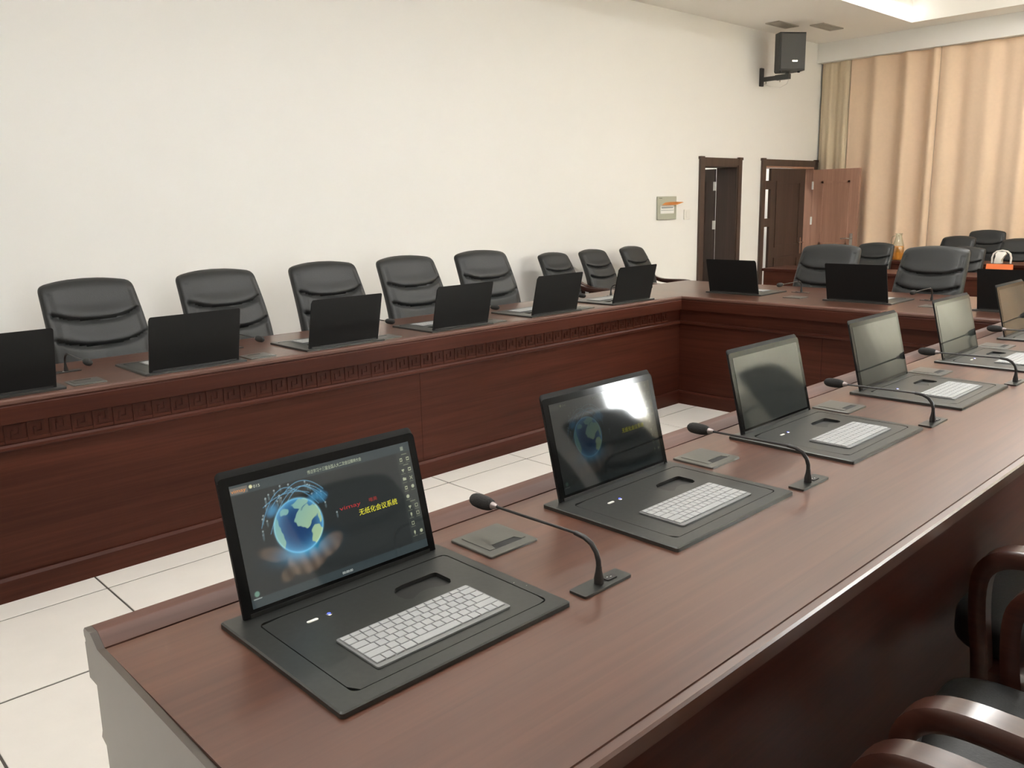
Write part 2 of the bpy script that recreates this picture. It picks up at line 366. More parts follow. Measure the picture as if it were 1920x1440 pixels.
for k, (x0, x1, zt) in enumerate((D1, D2)):
    r = sroot('door_%d' % (k + 1), (0, 0, 0))
    fr = MB(); e = 0.085
    for a, b in ((x0 - e, x0 - 0.0), (x1, x1 + e)): fr.box((a, WL - 0.03, 0), (b, WL - 0.0005, zt + e))
    fr.box((x0 - e - 0.012, WL - 0.036, zt + e - 0.02), (x0 - 0.01, WL - 0.0005, zt + e + 0.012)); fr.box((x1 + 0.01, WL - 0.036, zt + e - 0.02), (x1 + e + 0.012, WL - 0.0005, zt + e + 0.012))
    fr.box((x0, WL - 0.028, zt), (x1, WL - 0.0005, zt + e))
    fr.build('door_frame', DW_Z, r, 0)
    ln = MB(); ln.box((x0, WL - 0.02, 0), (x0 + 0.02, WL + WT + 0.01, zt)); ln.box((x1 - 0.02, WL - 0.02, 0), (x1, WL + WT + 0.01, zt)); ln.box((x0 + 0.02, WL - 0.02, zt - 0.02), (x1 - 0.02, WL + WT + 0.01, zt))
    ln.build('door_lining', DW_Z if k == 0 else OW_Z, r, 0)
    if k == 0:
        leaf(r, 'door_leaf', 0.70, zt - 0.03, DW_Z, (x1 - 0.03, WL + WT + 0.02, 0), math.radians(90), 0)
    else:
        o = leaf(r, 'door_leaf', 0.90, zt - 0.03, DW_Z, (x0 + 0.21, WL + 0.03, 0), math.radians(-1.0), 0.17); lever(o, -0.0205, 0.825, 0.87, -1, -1)
        o = leaf(r, 'door_leaf', 0.67, zt - 0.04, OW_Z, (x1 - 0.045, WL - 0.045, 0), math.radians(-90), 0); lever(o, -0.0205, 0.60, 0.92, -1, -1)

# ------------------------------------------------------------------ U-shaped conference table, three runs
# section from the inner face (t = 0) to the users' edge (t = depth); heights in metres
RAIL = [(0.0, 0.725), (0.0, 0.792), (0.004, 0.796), (0.004, 0.801), (0.0, 0.805), (0.0, 0.815), (0.007, 0.822), (0.034, 0.822), (0.040, 0.820), (0.066, 0.803), (0.066, T - 0.045), (0.045, 0.725)]
RAIL_FACE = [(0.0, 0.725), (0.0, 0.792), (0.004, 0.796), (0.004, 0.8008), (0.066, 0.8008), (0.066, T - 0.045), (0.045, 0.725)]
RAIL_CAP = [(0.004, 0.801), (0.0, 0.805), (0.0, 0.815), (0.007, 0.822), (0.034, 0.822), (0.040, 0.820), (0.066, 0.803), (0.066, 0.801)]
FRIEZE = [(0.036, 0.632), (0.036, 0.726), (0.058, 0.726), (0.058, 0.632)]
LEDGE = [(0.028, 0.612), (0.024, 0.618), (0.024, 0.628), (0.032, 0.636), (0.06, 0.636), (0.06, 0.612)]
PLINTH = [(0.024, 0.0), (0.024, 0.088), (0.034, 0.100), (0.06, 0.100), (0.06, 0.0)]
def run_table(name, label, place, s0, s1, depth, W, m0, m1, seams, top_s, ends, frets, dep=0.42):
    """place(s,t,z) gives the world point; m0/m1 = mitre slope at either end"""
    r = thing(name, label, 'table', place((s0 + s1) / 2, depth / 2, 0)); off = Vector(r.location)
    def P(s, t, z): return tuple(Vector(place(s, t, z)) - off)
    def sweep(sec, a=None, b=None, ma=m0, mb_=m1):
        a = s0 if a is None else a; b = s1 if b is None else b
        return MB().loft([[P(a + ma * t, t, z) for t, z in sec], [P(b + mb_ * t, t, z) for t, z in sec]])
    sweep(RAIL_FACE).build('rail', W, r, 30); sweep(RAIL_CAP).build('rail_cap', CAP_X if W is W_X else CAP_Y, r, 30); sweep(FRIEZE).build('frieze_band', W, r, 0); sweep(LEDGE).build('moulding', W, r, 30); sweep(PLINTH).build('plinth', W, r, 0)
    cuts = [s0] + list(seams) + [s1]
    for i in range(len(cuts) - 1):
        a, b = cuts[i], cuts[i + 1]
        g0 = 0.001 if i else 0; g1 = 0.001 if i < len(cuts) - 2 else 0
        sec = [(0.044, 0.100), (0.044, 0.612), (0.064, 0.612), (0.064, 0.100)]
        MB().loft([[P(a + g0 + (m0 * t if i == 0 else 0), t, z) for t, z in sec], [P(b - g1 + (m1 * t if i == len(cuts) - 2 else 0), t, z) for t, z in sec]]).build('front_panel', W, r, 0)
    # top board with a rounded nosing and a bead under it
    d = depth
    sec = [(0.070, T - 0.040), (0.070, T), (d - 0.022, T), (d - 0.021, T - 0.0025), (d - 0.018, T - 0.0025), (d - 0.017, T), (d - 0.004, T - 0.0005), (d, T - 0.005), (d, T - 0.018), (d - 0.007, T - 0.026), (d - 0.007, T - 0.040)]
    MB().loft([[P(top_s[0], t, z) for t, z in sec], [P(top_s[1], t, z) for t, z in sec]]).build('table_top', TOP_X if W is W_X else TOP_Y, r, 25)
    sec = [(d - 0.14, T - 0.13), (d - 0.14, T - 0.041), (d - 0.12, T - 0.041), (d - 0.12, T - 0.13)]
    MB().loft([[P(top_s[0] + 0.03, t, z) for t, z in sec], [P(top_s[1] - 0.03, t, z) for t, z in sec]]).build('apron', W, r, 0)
    for s in ends:
        sec = [(0.066, 0.0), (0.066, T - 0.041), (dep, T - 0.041), (dep, 0.0)]
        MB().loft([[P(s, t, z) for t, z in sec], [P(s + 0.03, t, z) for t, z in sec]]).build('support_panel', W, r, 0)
    if frets:
        # Greek key relief: one motif, repeated along the band
        mo = MB(); h = 0.074; q = h / 6; z0 = 0.6425
        def bar(a0, b0, a1, b1): 
            x0, y0, z0_ = place(0, 0.032, 0); 
            pts = [place(a0, 0.032, b0), place(a1, 0.036, b1)]
            lo = [min(pts[0][i], pts[1][i]) for i in range(3)]; hi = [max(pts[0][i], pts[1][i]) for i in range(3)]
            mo.box(lo, hi)
        u = 0.0105
        for (a0, b0, a1, b1) in ((0, 0, u, 6), (u, 5, 6 * u, 6), (5 * u, 1.6, 6 * u, 5), (2.2 * u, 1.6, 5 * u, 2.6), (2.2 * u, 2.6, 3.2 * u, 4), (u, 0, 7.6 * u, 0.9)):
            bar(a0, z0 + b0 * q, a1, z0 + b1 * q)
        base = Vector(place(0, 0.036, 0)); mo.v = [tuple(Vector(v) - base) for v in mo.v]
        me = mo.mesh('fret', W, 0)
        n = int((frets[1] - frets[0]) / 0.082)
        for i in range(n):
            o = bpy.data.objects.new('fret', me); o.parent = r; o.location = Vector(place(frets[0] + i * 0.082, 0.036, 0)) - off; COL.objects.link(o)
    return r
YA, YB, XC = 0.14, 2.306, 4.66                       # inner rail lines
DA, DB, DC = 0.854, 0.850, 1.29
XE = -0.169
tA = run_table('conference_table', 'reddish-brown table run whose free end and lit screen stand nearest the office chairs', lambda s, t, z: (s, YA - t, z), XE, XC, DA, W_X, 0, 1, (0.62, 2.24), (XE, XC + 0.069), (XE + 0.006, 2.27), None, 0.70)
tB = run_table('conference_table', 'reddish-brown table run along the white wall with carved key band', lambda s, t, z: (s, YB + t, z), -2.6, XC, DB, W_X, 0, 1, (-0.98, 2.24), (-2.6, XC + 0.069), (-2.59, -0.2, 1.45, 3.08), (-1.2, 4.55))
tC = run_table('conference_table', 'reddish-brown cross table joining both long runs before the curtain wall', lambda s, t, z: (XC + t, s, z), YA, YB, DC, W_Y, -1, 1, (1.22,), (YA - DA, YB + DB), (0.2, 1.2, 2.2), None)
off = Vector(tA.location)
B((XE + 0.04 - off.x, YA - 0.765 - off.y, 0.0), (XC - 0.02 - off.x, YA - 0.745 - off.y, T - 0.041)).build('kneehole_dark_cover', W_X, tA, 0)  # panel added so the space under the table stays dark
# grey-brown end board closing the free end
sec = [(t, z) for t, z in RAIL[:9]] + [(0.066, 0.803), (DA, 0.792), (DA, 0.76), (DA - 0.05, 0.755), (DA - 0.05, 0.48), (DA - 0.17, 0.3), (DA - 0.17, 0.0), (0.024, 0.0), (0.024, 0.1), (0.044, 0.1), (0.044, 0.612), (0.024, 0.62), (0.032, 0.636), (0.036, 0.725)]
off = Vector(tA.location)
MB().loft([[tuple(Vector((x, YA - t, z)) - off) for t, z in sec] for x in (XE - 0.012, XE - 0.0005)]).build('end_board', plain('end_board', (0.062, 0.046, 0.036), 0.3, 0.1, 20, 0.02, coat=0.5, coatr=0.15), tA, 0)

# ------------------------------------------------------------------ screen picture (drawn on a fine colour grid)
SW, SH = 0.392, 0.222
def picture():
    nx, ny = 392, 222
    X, Y = np.meshgrid((np.arange(nx + 1)) / nx * SW, (np.arange(ny + 1)) / ny * SH)
    C = np.zeros(X.shape + (3,)); C[:] = (0.018, 0.021, 0.021)  # background raised, room reflection on the glass painted in
    C += (np.clip(1 - Y / SH, 0, 1) * 0.004)[..., None]
    def blend(mask, col): 
        mk = np.clip(mask, 0, 1)[..., None]; C[:] = C * (1 - mk) + np.array(col) * mk
    def soft(d, w=0.0012): return np.clip(0.5 - d / w, 0, 1)
    def ell(cx, cy, a, b, rot=0):
        x = (X - cx) * math.cos(rot) + (Y - cy) * math.sin(rot); y = -(X - cx) * math.sin(rot) + (Y - cy) * math.cos(rot)
        return (np.sqrt((x / a) ** 2 + (y / b) ** 2) - 1) * min(a, b)
    def seg(x0, y0, x1, y1):
        dx, dy = x1 - x0, y1 - y0; t = np.clip(((X - x0) * dx + (Y - y0) * dy) / (dx * dx + dy * dy + 1e-12), 0, 1)
        return np.hypot(X - x0 - t * dx, Y - y0 - t * dy)
    def rect(x0, y0, x1, y1): return ((X >= x0) & (X <= x1) & (Y >= y0) & (Y <= y1)).astype(float)
    gx, gy, gr = 0.1175, 0.121, 0.050
    # cupped hands under the globe
    for (cx, cy, a, b, r, c) in ((0.060, 0.082, 0.030, 0.013, -0.35, (0.075, 0.052, 0.036)), (0.172, 0.068, 0.030, 0.017, 0.45, (0.085, 0.060, 0.042)), (0.118, 0.052, 0.040, 0.022, 0.0, (0.06, 0.045, 0.034)),
                                 (0.095, 0.055, 0.012, 0.020, 0.3, (0.10, 0.072, 0.05)), (0.115, 0.050, 0.011, 0.020, 0.15, (0.085, 0.06, 0.043)), (0.135, 0.052, 0.011, 0.020, -0.1, (0.10, 0.072, 0.052)), (0.153, 0.058, 0.011, 0.018, -0.35, (0.085, 0.062, 0.045)), (0.078, 0.040, 0.016, 0.012, 0.5, (0.06, 0.043, 0.03))):
        blend(soft(ell(cx, cy, a, b, r), 0.006) * 0.92, [q * 1.35 for q in c])
    fing = 0.75 + 0.22 * np.sin((X * 0.95 + Y * 0.35) * 260) * np.clip((0.085 - Y) / 0.03, 0, 1); hm = np.clip((C[..., 0] - 0.03) / 0.03, 0, 1)[..., None]; C[:] = C * (1 - hm) + C * fing[..., None] * 1.35 * hm
    # glow
    g = np.exp(-(((X - gx) / 0.042) ** 2 + ((Y - gy + 0.046) / 0.016) ** 2)); C[:] += g[..., None] * np.array((0.0, 0.26, 0.48))
    # people and network arcs above the globe
    rnd = random.Random(3)
    for k in range(26):
        a = math.radians(rnd.uniform(-5, 185)); rr = gr * rnd.uniform(1.05, 1.5); cx, cy = gx + rr * 1.15 * math.cos(a), gy + rr * math.sin(a) * 1.05
        if cy > 0.195: continue
        blend(soft(ell(cx, cy, 0.0017, 0.0045), 0.0015) * 0.8, (0.10, 0.14, 0.15)); blend(soft(ell(cx, cy + 0.006, 0.0016, 0.0016), 0.001) * 0.9, (0.35, 0.42, 0.42))
    for (x0, y0, x1, y1, hh) in ((0.045, 0.135, 0.125, 0.185, 0.03), (0.06, 0.12, 0.175, 0.165, 0.045), (0.07, 0.165, 0.165, 0.15, 0.03), (0.09, 0.15, 0.185, 0.16, 0.035), (0.055, 0.17, 0.15, 0.175, 0.012), (0.10, 0.185, 0.18, 0.175, 0.02), (0.13, 0.19, 0.178, 0.15, 0.012)):
        p = None
        for i in range(25):
            t = i / 24; q = (x0 + (x1 - x0) * t, y0 + (y1 - y0) * t + hh * 4 * t * (1 - t))
            if p: blend(soft(seg(*p, *q) - 0.0005, 0.0012) * 0.75, (0.16, 0.42, 0.62))
            p = q
    for cx, cy in ((0.072, 0.163), (0.168, 0.168), (0.155, 0.163), (0.07, 0.158), (0.175, 0.16)): blend(soft(ell(cx, cy, 0.010, 0.007, 0.4), 0.008) * 0.6, (0.05, 0.25, 0.45))
    # globe with continents
    dx, dy = (X - gx) / gr, (Y - gy) / gr; R2 = dx * dx + dy * dy; ins = soft((np.sqrt(R2) - 1) * gr)
    rim = np.clip(R2, 0, 1) ** 2
    blend(ins, (0.010, 0.045, 0.14)); C[:] += (ins * rim)[..., None] * np.array((0.08, 0.28, 0.42))
    n = np.sin(dx * 5.1 + 1.3 * np.sin(dy * 4.2 + 0.5)) + np.sin(dy * 6.3 + 1.7 * np.sin(dx * 3.7 + 1.1)) + 0.9 * np.sin(dx * 13 + dy * 9) * np.sin(dy * 11 - 4 * dx) + 0.8 * np.sin(dy * 19 - dx * 8 + 1) * np.sin(dx * 17 + 2)
    land = np.zeros_like(n)
    for (cx, cy, a, b, r) in ((0.45, 0.32, 0.52, 0.36, 0.2), (0.35, 0.05, 0.22, 0.2, 0.6), (0.68, -0.42, 0.24, 0.36, -0.3), (-0.86, -0.1, 0.16, 0.6, 0.1), (0.1, 0.75, 0.4, 0.16, 0.1), (-0.45, 0.62, 0.2, 0.14, 0.5), (0.9, 0.05, 0.1, 0.3, 0)):
        x = (dx - cx) * math.cos(r) + (dy - cy) * math.sin(r); y = -(dx - cx) * math.sin(r) + (dy - cy) * math.cos(r)
        land = np.maximum(land, 1 - np.sqrt((x / a) ** 2 + (y / b) ** 2) + 0.19 * n)
    lm = np.clip(land * 9, 0, 1) * ins; shade = np.clip(0.55 + 0.45 * (dx * 0.6 - dy * 0.5), 0.2, 1)
    blend(lm * 0.92, (0.0, 0.0, 0.0)); C[:] += (lm * shade)[..., None] * np.array((0.42, 0.55, 0.26)) + (lm * (1 - shade))[..., None] * np.array((0.1, 0.34, 0.42))
    C[:] += (np.exp(-((np.sqrt(R2) - 1) / 0.035) ** 2) * 0.5)[..., None] * np.array((0.18, 0.42, 0.52))
    # bars
    C[:] += rect(0, 0.203, SW, SH)[..., None] * np.array((0.016, 0.026, 0.030)); C[:] += rect(0, 0, SW, 0.016)[..., None] * np.array((0.014, 0.024, 0.028))
    C[:] += rect(0.357, 0.018, SW, 0.203)[..., None] * np.array((0.010, 0.012, 0.010))
    blend(rect(0.001, 0.2055, 0.033, 0.217) * 0.8, (0.16, 0.15, 0.13)); blend(soft(ell(0.0395, 0.213, 0.0032, 0.0032), 0.0012), (0.75, 0.72, 0.40))
    blend(rect(0.370, 0.207, 0.3765, 0.2145) * 0.8, (0.30, 0.33, 0.24))
    # side icons
    ic = (0.42, 0.45, 0.30)
    def ring(cx, cy, r): blend(rect(cx - r, cy - r, cx + r, cy + r), ic); blend(rect(cx - r + 0.0014, cy - r + 0.0014, cx + r - 0.0014, cy + r - 0.0014), (0.02, 0.025, 0.022))
    rows = [(0.188, 'ab'), (0.166, 'cb'), (0.148, 'df'), (0.130, 'be'), (0.112, 'e '), (0.090, 'cb'), (0.074, 'gb'), (0.056, 'b '), (0.036, 'ge')]
    for cy, s in rows:
        for cx, ch in zip((0.3665, 0.383), s):
            if ch == ' ': continue
            if ch in 'ab': ring(cx, cy, 0.0034)
            elif ch == 'c': blend(rect(cx - 0.003, cy, cx + 0.003, cy + 0.0028), ic); blend(rect(cx - 0.0008, cy - 0.0035, cx + 0.0008, cy), ic)
            elif ch == 'd': blend(rect(cx - 0.0036, cy - 0.0028, cx + 0.0036, cy + 0.0022), ic); blend(rect(cx - 0.0036, cy + 0.0022, cx, cy + 0.0034), ic)
            elif ch == 'e': blend(soft(ell(cx, cy, 0.0036, 0.0036), 0.001), ic)
            elif ch == 'f': blend(soft(seg(cx - 0.003, cy - 0.003, cx + 0.003, cy + 0.003) - 0.0006), ic); blend(soft(seg(cx - 0.003, cy + 0.003, cx + 0.003, cy - 0.003) - 0.0006), ic)
            elif ch == 'g': blend(soft(ell(cx, cy + 0.001, 0.002, 0.0032), 0.001), ic); blend(soft(seg(cx, cy - 0.004, cx, cy) - 0.0006), ic)
            blend(rect(cx - 0.0055, cy - 0.0078, cx + 0.0055, cy - 0.0062) * 0.35, ic)
    for cy in (0.199, 0.177, 0.101): blend(rect(0.370, cy - 0.001, 0.382, cy + 0.0008) * 0.4, ic)
    blend(soft(ell(0.0125, 0.024, 0.0048, 0.0048), 0.002), (0.14, 0.26, 0.20)); blend(rect(0.005, 0.0145, 0.020, 0.0165) * 0.7, (0.4, 0.45, 0.42))
    me = bpy.data.meshes.new('picture')
    idx = np.arange((nx + 1) * (ny + 1)).reshape(ny + 1, nx + 1)
    V = np.stack([X, Y, np.zeros_like(X)], -1).reshape(-1, 3)
    F = np.stack([idx[:-1, :-1], idx[:-1, 1:], idx[1:, 1:], idx[1:, :-1]], -1).reshape(-1, 4)
    me.vertices.add(len(V)); me.vertices.foreach_set('co', V.ravel().astype(np.float32))
    me.loops.add(F.size); me.loops.foreach_set('vertex_index', F.ravel().astype(np.int32))
    me.polygons.add(len(F)); me.polygons.foreach_set('loop_start', np.arange(0, F.size, 4, dtype=np.int32)); me.polygons.foreach_set('loop_total', np.full(len(F), 4, dtype=np.int32))
    me.update(); me.validate()
    at = me.color_attributes.new('picture', 'FLOAT_COLOR', 'POINT')
    at.data.foreach_set('color', np.concatenate([np.clip(C, 0, 1.5), np.ones(X.shape + (1,))], -1).astype(np.float32).ravel())
    return me
def picmat(name, s):
    m, N, L, p = newmat(name); setp(p, col=(0.012, 0.014, 0.014), rough=0.05, ior=1.6)
    a = N.new('ShaderNodeAttribute'); a.attribute_name = 'picture'; L.new(a.outputs['Color'], p.inputs['Emission Color']); p.inputs['Emission Strength'].default_value = s
    return m
PIC1, PIC2 = picmat('lit_picture', 0.42), picmat('dim_picture', 0.05)

# ------------------------------------------------------------------ pop-up monitor terminals
TILT = 0.241
def sp(u, v, d=0.0):
    """point on the tilted screen: u right, v up along the glass, d out of the front"""
    return (0.0322 + u, -0.0325 + v * math.sin(TILT) - d * math.cos(TILT), v * math.cos(TILT) + d * math.sin(TILT))
BW, BD, BT = 0.485, 0.3905, 0.010
def make_terminal(name, label, screen):
    t = thing(name, label, 'monitor')
    outer = rrect(0, -BD, BW, 0, 0.006, 15); inner = rrect(0.042, -0.358, 0.460, -0.058, 0.014, 15)
    fr = MB(); o2 = rrect(0.003, -BD + 0.003, BW - 0.003, -0.003, 0.005, 15)
    n = len(outer)
    fr.loft([[(x, y, 0.0) for x, y in inner], [(x, y, 0.0) for x, y in outer], [(x, y, BT - 0.002) for x, y in outer], [(x, y, BT) for x, y in o2], [(x, y, BT) for x, y in inner], [(x, y, 0.0) for x, y in inner]], cap=False)
    fr.build('base_frame', BLKMET, t, 0)
    i2 = rrect(0.0442, -0.3558, 0.4578, -0.0602, 0.012, 15)
    # tray with the rounded mouse recess
    hx, hy = 0.333, -0.143
    hole0 = [(0.278 + 0.115 * a, -0.112 - 0.062 * b) for a, b in ((1, 0.05), (1, 0.75), (0.93, 0.95), (0.80, 1.0), (0.55, 0.78), (0.35, 0.80), (0.12, 1.0), (0.03, 0.85), (0.0, 0.55), (0.04, 0.25), (0.14, 0.05), (0.3, 0.0), (0.92, 0.0))]
    # resample both loops by angle so that they can be bridged
    def resample(loop, k=64):
        out = []
        for i in range(k):
            a = 2 * PI * i / k; d = (math.cos(a), math.sin(a)); best = None
            for j in range(len(loop)):
                p, q = loop[j], loop[(j + 1) % len(loop)]; ex, ey = q[0] - p[0], q[1] - p[1]; det = ex * d[1] - ey * d[0]
                if abs(det) < 1e-12: continue
                wx, wy = p[0] - hx, p[1] - hy; r_ = (ex * wy - ey * wx) / det; s_ = (d[0] * wy - d[1] * wx) / det
                if r_ > 0 and -1e-9 <= s_ <= 1 + 1e-9 and (best is None or r_ < best): best = r_
            out.append((hx + d[0] * best, hy + d[1] * best))
        return out
    ro, rh = resample(i2, 96), resample(hole0, 96)
    tr = MB().annulus(ro, rh, BT - 0.0004)
    tr.loft([[(x, y, BT - 0.0004) for x, y in ro], [(x, y, 0.0006) for x, y in ro]], cap=False)
    tray = tr.build('tray', BLKMET, t, 0)
    MB().loft([[(x, y, BT - 0.0006) for x, y in rh], [(x, y, 0.0006) for x, y in rh]], cap=False).build('mouse_recess', HOLE, tray, 0)
    MB().add([(hx + (x - hx) * 0.999, hy + (y - hy) * 0.999, 0.0012) for x, y in rh], [tuple(range(96))]).build('recess_floor', BLKEDGE, tray, 0)
    MB().prism(rrect(0.106, -0.1185, 0.128, -0.1115, 0.0034), BT - 0.0003, BT + 0.0012).build('button', WHITEPL, t, 0)
    MB().lathe([(0.0062, -0.0003), (0.0062, 0.0012), (0.005, 0.0018)], (0.150, -0.115, BT), 16).build('button', CHROME, t).name = 'power_button'
    MB().lathe([(0.0032, 0.0018), (0.0032, 0.0023)], (0.150, -0.115, BT), 12).build('led', LEDB, t)
    for xx in (0.4655, 0.4735): MB().lathe([(0.0016, -0.0002), (0.0014, 0.0006)], (xx, -0.262 - (xx - 0.4655) * 3.2, BT), 8).build('screw', CHROME, t)
    # screen body: rounded top corners
    w_, h_ = 0.4282, 0.263; prof = [(0, 0.0), (w_, 0.0)] + [(w_ - 0.010 + 0.010 * math.cos(a), h_ - 0.010 + 0.010 * math.sin(a)) for a in (0, .4, .8, 1.2, PI / 2)] + [(0.010 + 0.010 * math.cos(a), h_ - 0.010 + 0.010 * math.sin(a)) for a in (PI / 2, 1.95, 2.35, 2.75, PI)]
    bd = MB().loft([[sp(u, max(v, 0.0) + 0.012, -0.007) for u, v in prof], [sp(u, v + (0.012 if v == 0 else 0), -0.0015) for u, v in prof]])
    body = bd.build('screen_shell', BACKSH, t, 30)
    MB().loft([[sp(u, v + (0.012 if v == 0 else 0), -0.0012) for u, v in prof], [sp(u, v + (0.012 if v == 0 else 0), 0.0) for u, v in prof]]).build('bezel', BEZEL, t, 30)
    # hinge bar standing on the base
    MB().box((0.045, -0.030, BT), (0.445, -0.020, 0.018)).build('hinge', BLKEDGE, t, 0)
    if screen == 'off':
        MB().loft([[sp(u, v, 0.0001) for u, v in ((0.019, 0.025), (0.411, 0.025), (0.411, 0.247), (0.019, 0.247))], [sp(u, v, 0.0006) for u, v in ((0.019, 0.025), (0.411, 0.025), (0.411, 0.247), (0.019, 0.247))]]).build('display', OFFSCR, t, 0)
    return t
def add_picture(t, me, mat, k, txt):
    o = bpy.data.objects.new('display', me.copy() if k else me); o.data.materials.clear(); o.data.materials.append(mat); COL.objects.link(o); o.parent = t
    ux = Vector((1, 0, 0)); vy = Vector((0, math.sin(TILT), math.cos(TILT))); nz = ux.cross(vy)
    base = Matrix((ux, vy, nz)).transposed().to_4x4()
    def frame(u, v, d): 
        m_ = base.copy(); m_.translation = Vector(sp(0.019 + u, 0.025 + v, d)); return m_
    o.matrix_local = frame(0, 0, 0.0006)
    for body, u0, u1, v, size, col, s in txt:
        tm = text_mesh(body, size); xs_ = [q.co.x for q in tm.vertices]; sc = (u1 - u0) / (max(xs_) - min(xs_))
        for q in tm.vertices: q.co.x = (q.co.x - min(xs_)) * sc
        mm = emis('screen_text', col, s * 0.5); setp(mm.node_tree.nodes['Principled BSDF'], rough=0.05)
        tm.materials.clear(); tm.materials.append(mm)
        l = bpy.data.objects.new('lettering', tm); COL.objects.link(l); l.parent = o
        l.matrix_local = Matrix.Translation((u0, v, 0.0004))
TXT = [('传达学习十三届全国人大二次会议精神大会', 0.154, 0.274, 0.2085, 0.0082, (0.55, 0.60, 0.42), 0.75), ('无纸化会议系统', 0.247, 0.338, 0.1045, 0.0135, (0.85, 0.80, 0.05), 0.85),
       ('vimay', 0.206, 0.254, 0.1235, 0.0115, (0.55, 0.05, 0.05), 0.7), ('唯美', 0.274, 0.293, 0.1245, 0.009, (0.5, 0.06, 0.05), 0.6), ('00:00:00', 0.186, 0.209, 0.0045, 0.0068, (0.7, 0.75, 0.7), 0.8),
       ('015', 0.0445, 0.057, 0.2095, 0.0075, (0.7, 0.72, 0.55), 0.8), ('vimay', 0.002, 0.030, 0.2085, 0.009, (0.85, 0.32, 0.08), 0.8)]
# keyboard: compact chiclet layout
KROWS = [[1] * 13 + [1.2], [1] * 13 + [1.5], [1.5] + [1] * 12 + [1], [1.8] + [1] * 11 + [1.8], [2.2] + [1] * 10 + [2.3], [1, 1, 1, 1.25, 5.0, 1.25, 1, 1, 1, 1]]
def make_keyboard(name, label, each):
    t = thing(name, label, 'keyboard')
    MB().prism(rrect(0, -0.124, 0.287, 0, 0.005), 0.0, 0.003).build('case', KEYB, t, 0)
    cache = {}; allk = MB(); y = -0.004; hs = [0.0125] + [0.0195] * 5
    for row, h in zip(KROWS, hs):
        un = sum(row); x = 0.004
        for wd in row:
            ww = wd / un * 0.279
            key = (round(ww, 4), h)
            if each:
                if key not in cache: cache[key] = MB().bev((0.001, -h + 0.001, 0.003), (ww - 0.001, -0.001, 0.0056), 0.0006).mesh('key', KEYW, 0)
                o = bpy.data.objects.new('key', cache[key]); o.location = (x, y, 0); o.parent = t; COL.objects.link(o)
            else: allk.box((x + 0.001, y - h + 0.001, 0.003), (x + ww - 0.001, y - 0.001, 0.0055))
            x += ww
        y -= h
    if not each: allk.build('keys', KEYW, t, 0, 'stuff')
    return t
def make_mic(name, label):
    t = thing(name, label, 'microphone')
    MB().prism(rrect(-0.068, -0.021, 0.068, 0.021, 0.004), 0.0, 0.005).build('base_plate', BLKMET, t, 0)
    bt = MB().prism(rrect(0.012, -0.0085, 0.040, 0.0075, 0.003), 0.005, 0.0075).build('button', NECK, t, 0)
    MB().box((0.019, 0.0005, 0.0076), (0.022, 0.0025, 0.0079)).box((0.027, -0.002, 0.0076), (0.030, 0.0, 0.0079)).build('button_mark', PAPER, bt, 0)
    MB().box((0.004, 0.0105, 0.005), (0.014, 0.0125, 0.0054)).build('status_light', PAPER, t, 0)
    MB().lathe([(0.0095, 0.005), (0.0095, 0.016), (0.0065, 0.030), (0.0055, 0.040)], (-0.006, 0, 0), 14).build('collar', NECK, t)
    path = [(-0.006, 0, 0.035), (-0.006, 0.001, 0.050), (-0.006, 0.006, 0.066), (-0.006, 0.018, 0.080), (-0.006, 0.036, 0.088), (-0.006, 0.060, 0.0905)]
    MB().tube(path, 0.0052, 10).build('flexible_neck', NECK, t)
    MB().tube([(-0.006, 0.058, 0.0905), (-0.006, 0.12, 0.0895), (-0.006, 0.20, 0.088), (-0.006, 0.285, 0.087)], 0.0031, 8).build('rod', NECK, t)
    MB().tube([(-0.006, 0.283, 0.087), (-0.006, 0.292, 0.0868), (-0.006, 0.302, 0.0865)], [0.0045, 0.0075, 0.0085], 14).build('ring', RING, t)
    ys = [0.298, 0.302, 0.310, 0.322, 0.338, 0.352, 0.360, 0.365, 0.3675]; rs = [0.008, 0.012, 0.0142, 0.0155, 0.0158, 0.0145, 0.0115, 0.007, 0.002]
    MB().tube([(-0.006, y, 0.0865) for y in ys], rs, 18).build('windscreen', FOAM, t)
    return t
def make_box(name, label):
    t = thing(name, label, 'cable box')
    MB().loft([[(x, y, z) for x, y in rrect(i, -0.132 + i, 0.138 - i, -i, 0.005)] for i, z in ((0, 0.0), (0, 0.004), (0.0015, 0.0055))]).build('frame', GREYMET, t, 30)
    lid = MB(); o, sl = rrect(0.019, -0.112, 0.123, -0.016, 0.004, 4), None
    lid.prism([(0.019, -0.107), (0.034, -0.107), (0.040, -0.089), (0.106, -0.089), (0.112, -0.107), (0.123, -0.107), (0.123, -0.016), (0.019, -0.016)], 0.0056, 0.0066)
    lid.build('lid', GREYMET, t, 0)
    MB().prism([(0.0345, -0.1085), (0.1115, -0.1085), (0.1055, -0.0895), (0.0405, -0.0895)], 0.0055, 0.0058).build('slot', HOLE, t, 0)
    return t
S, SB = 0.8126, 0.812
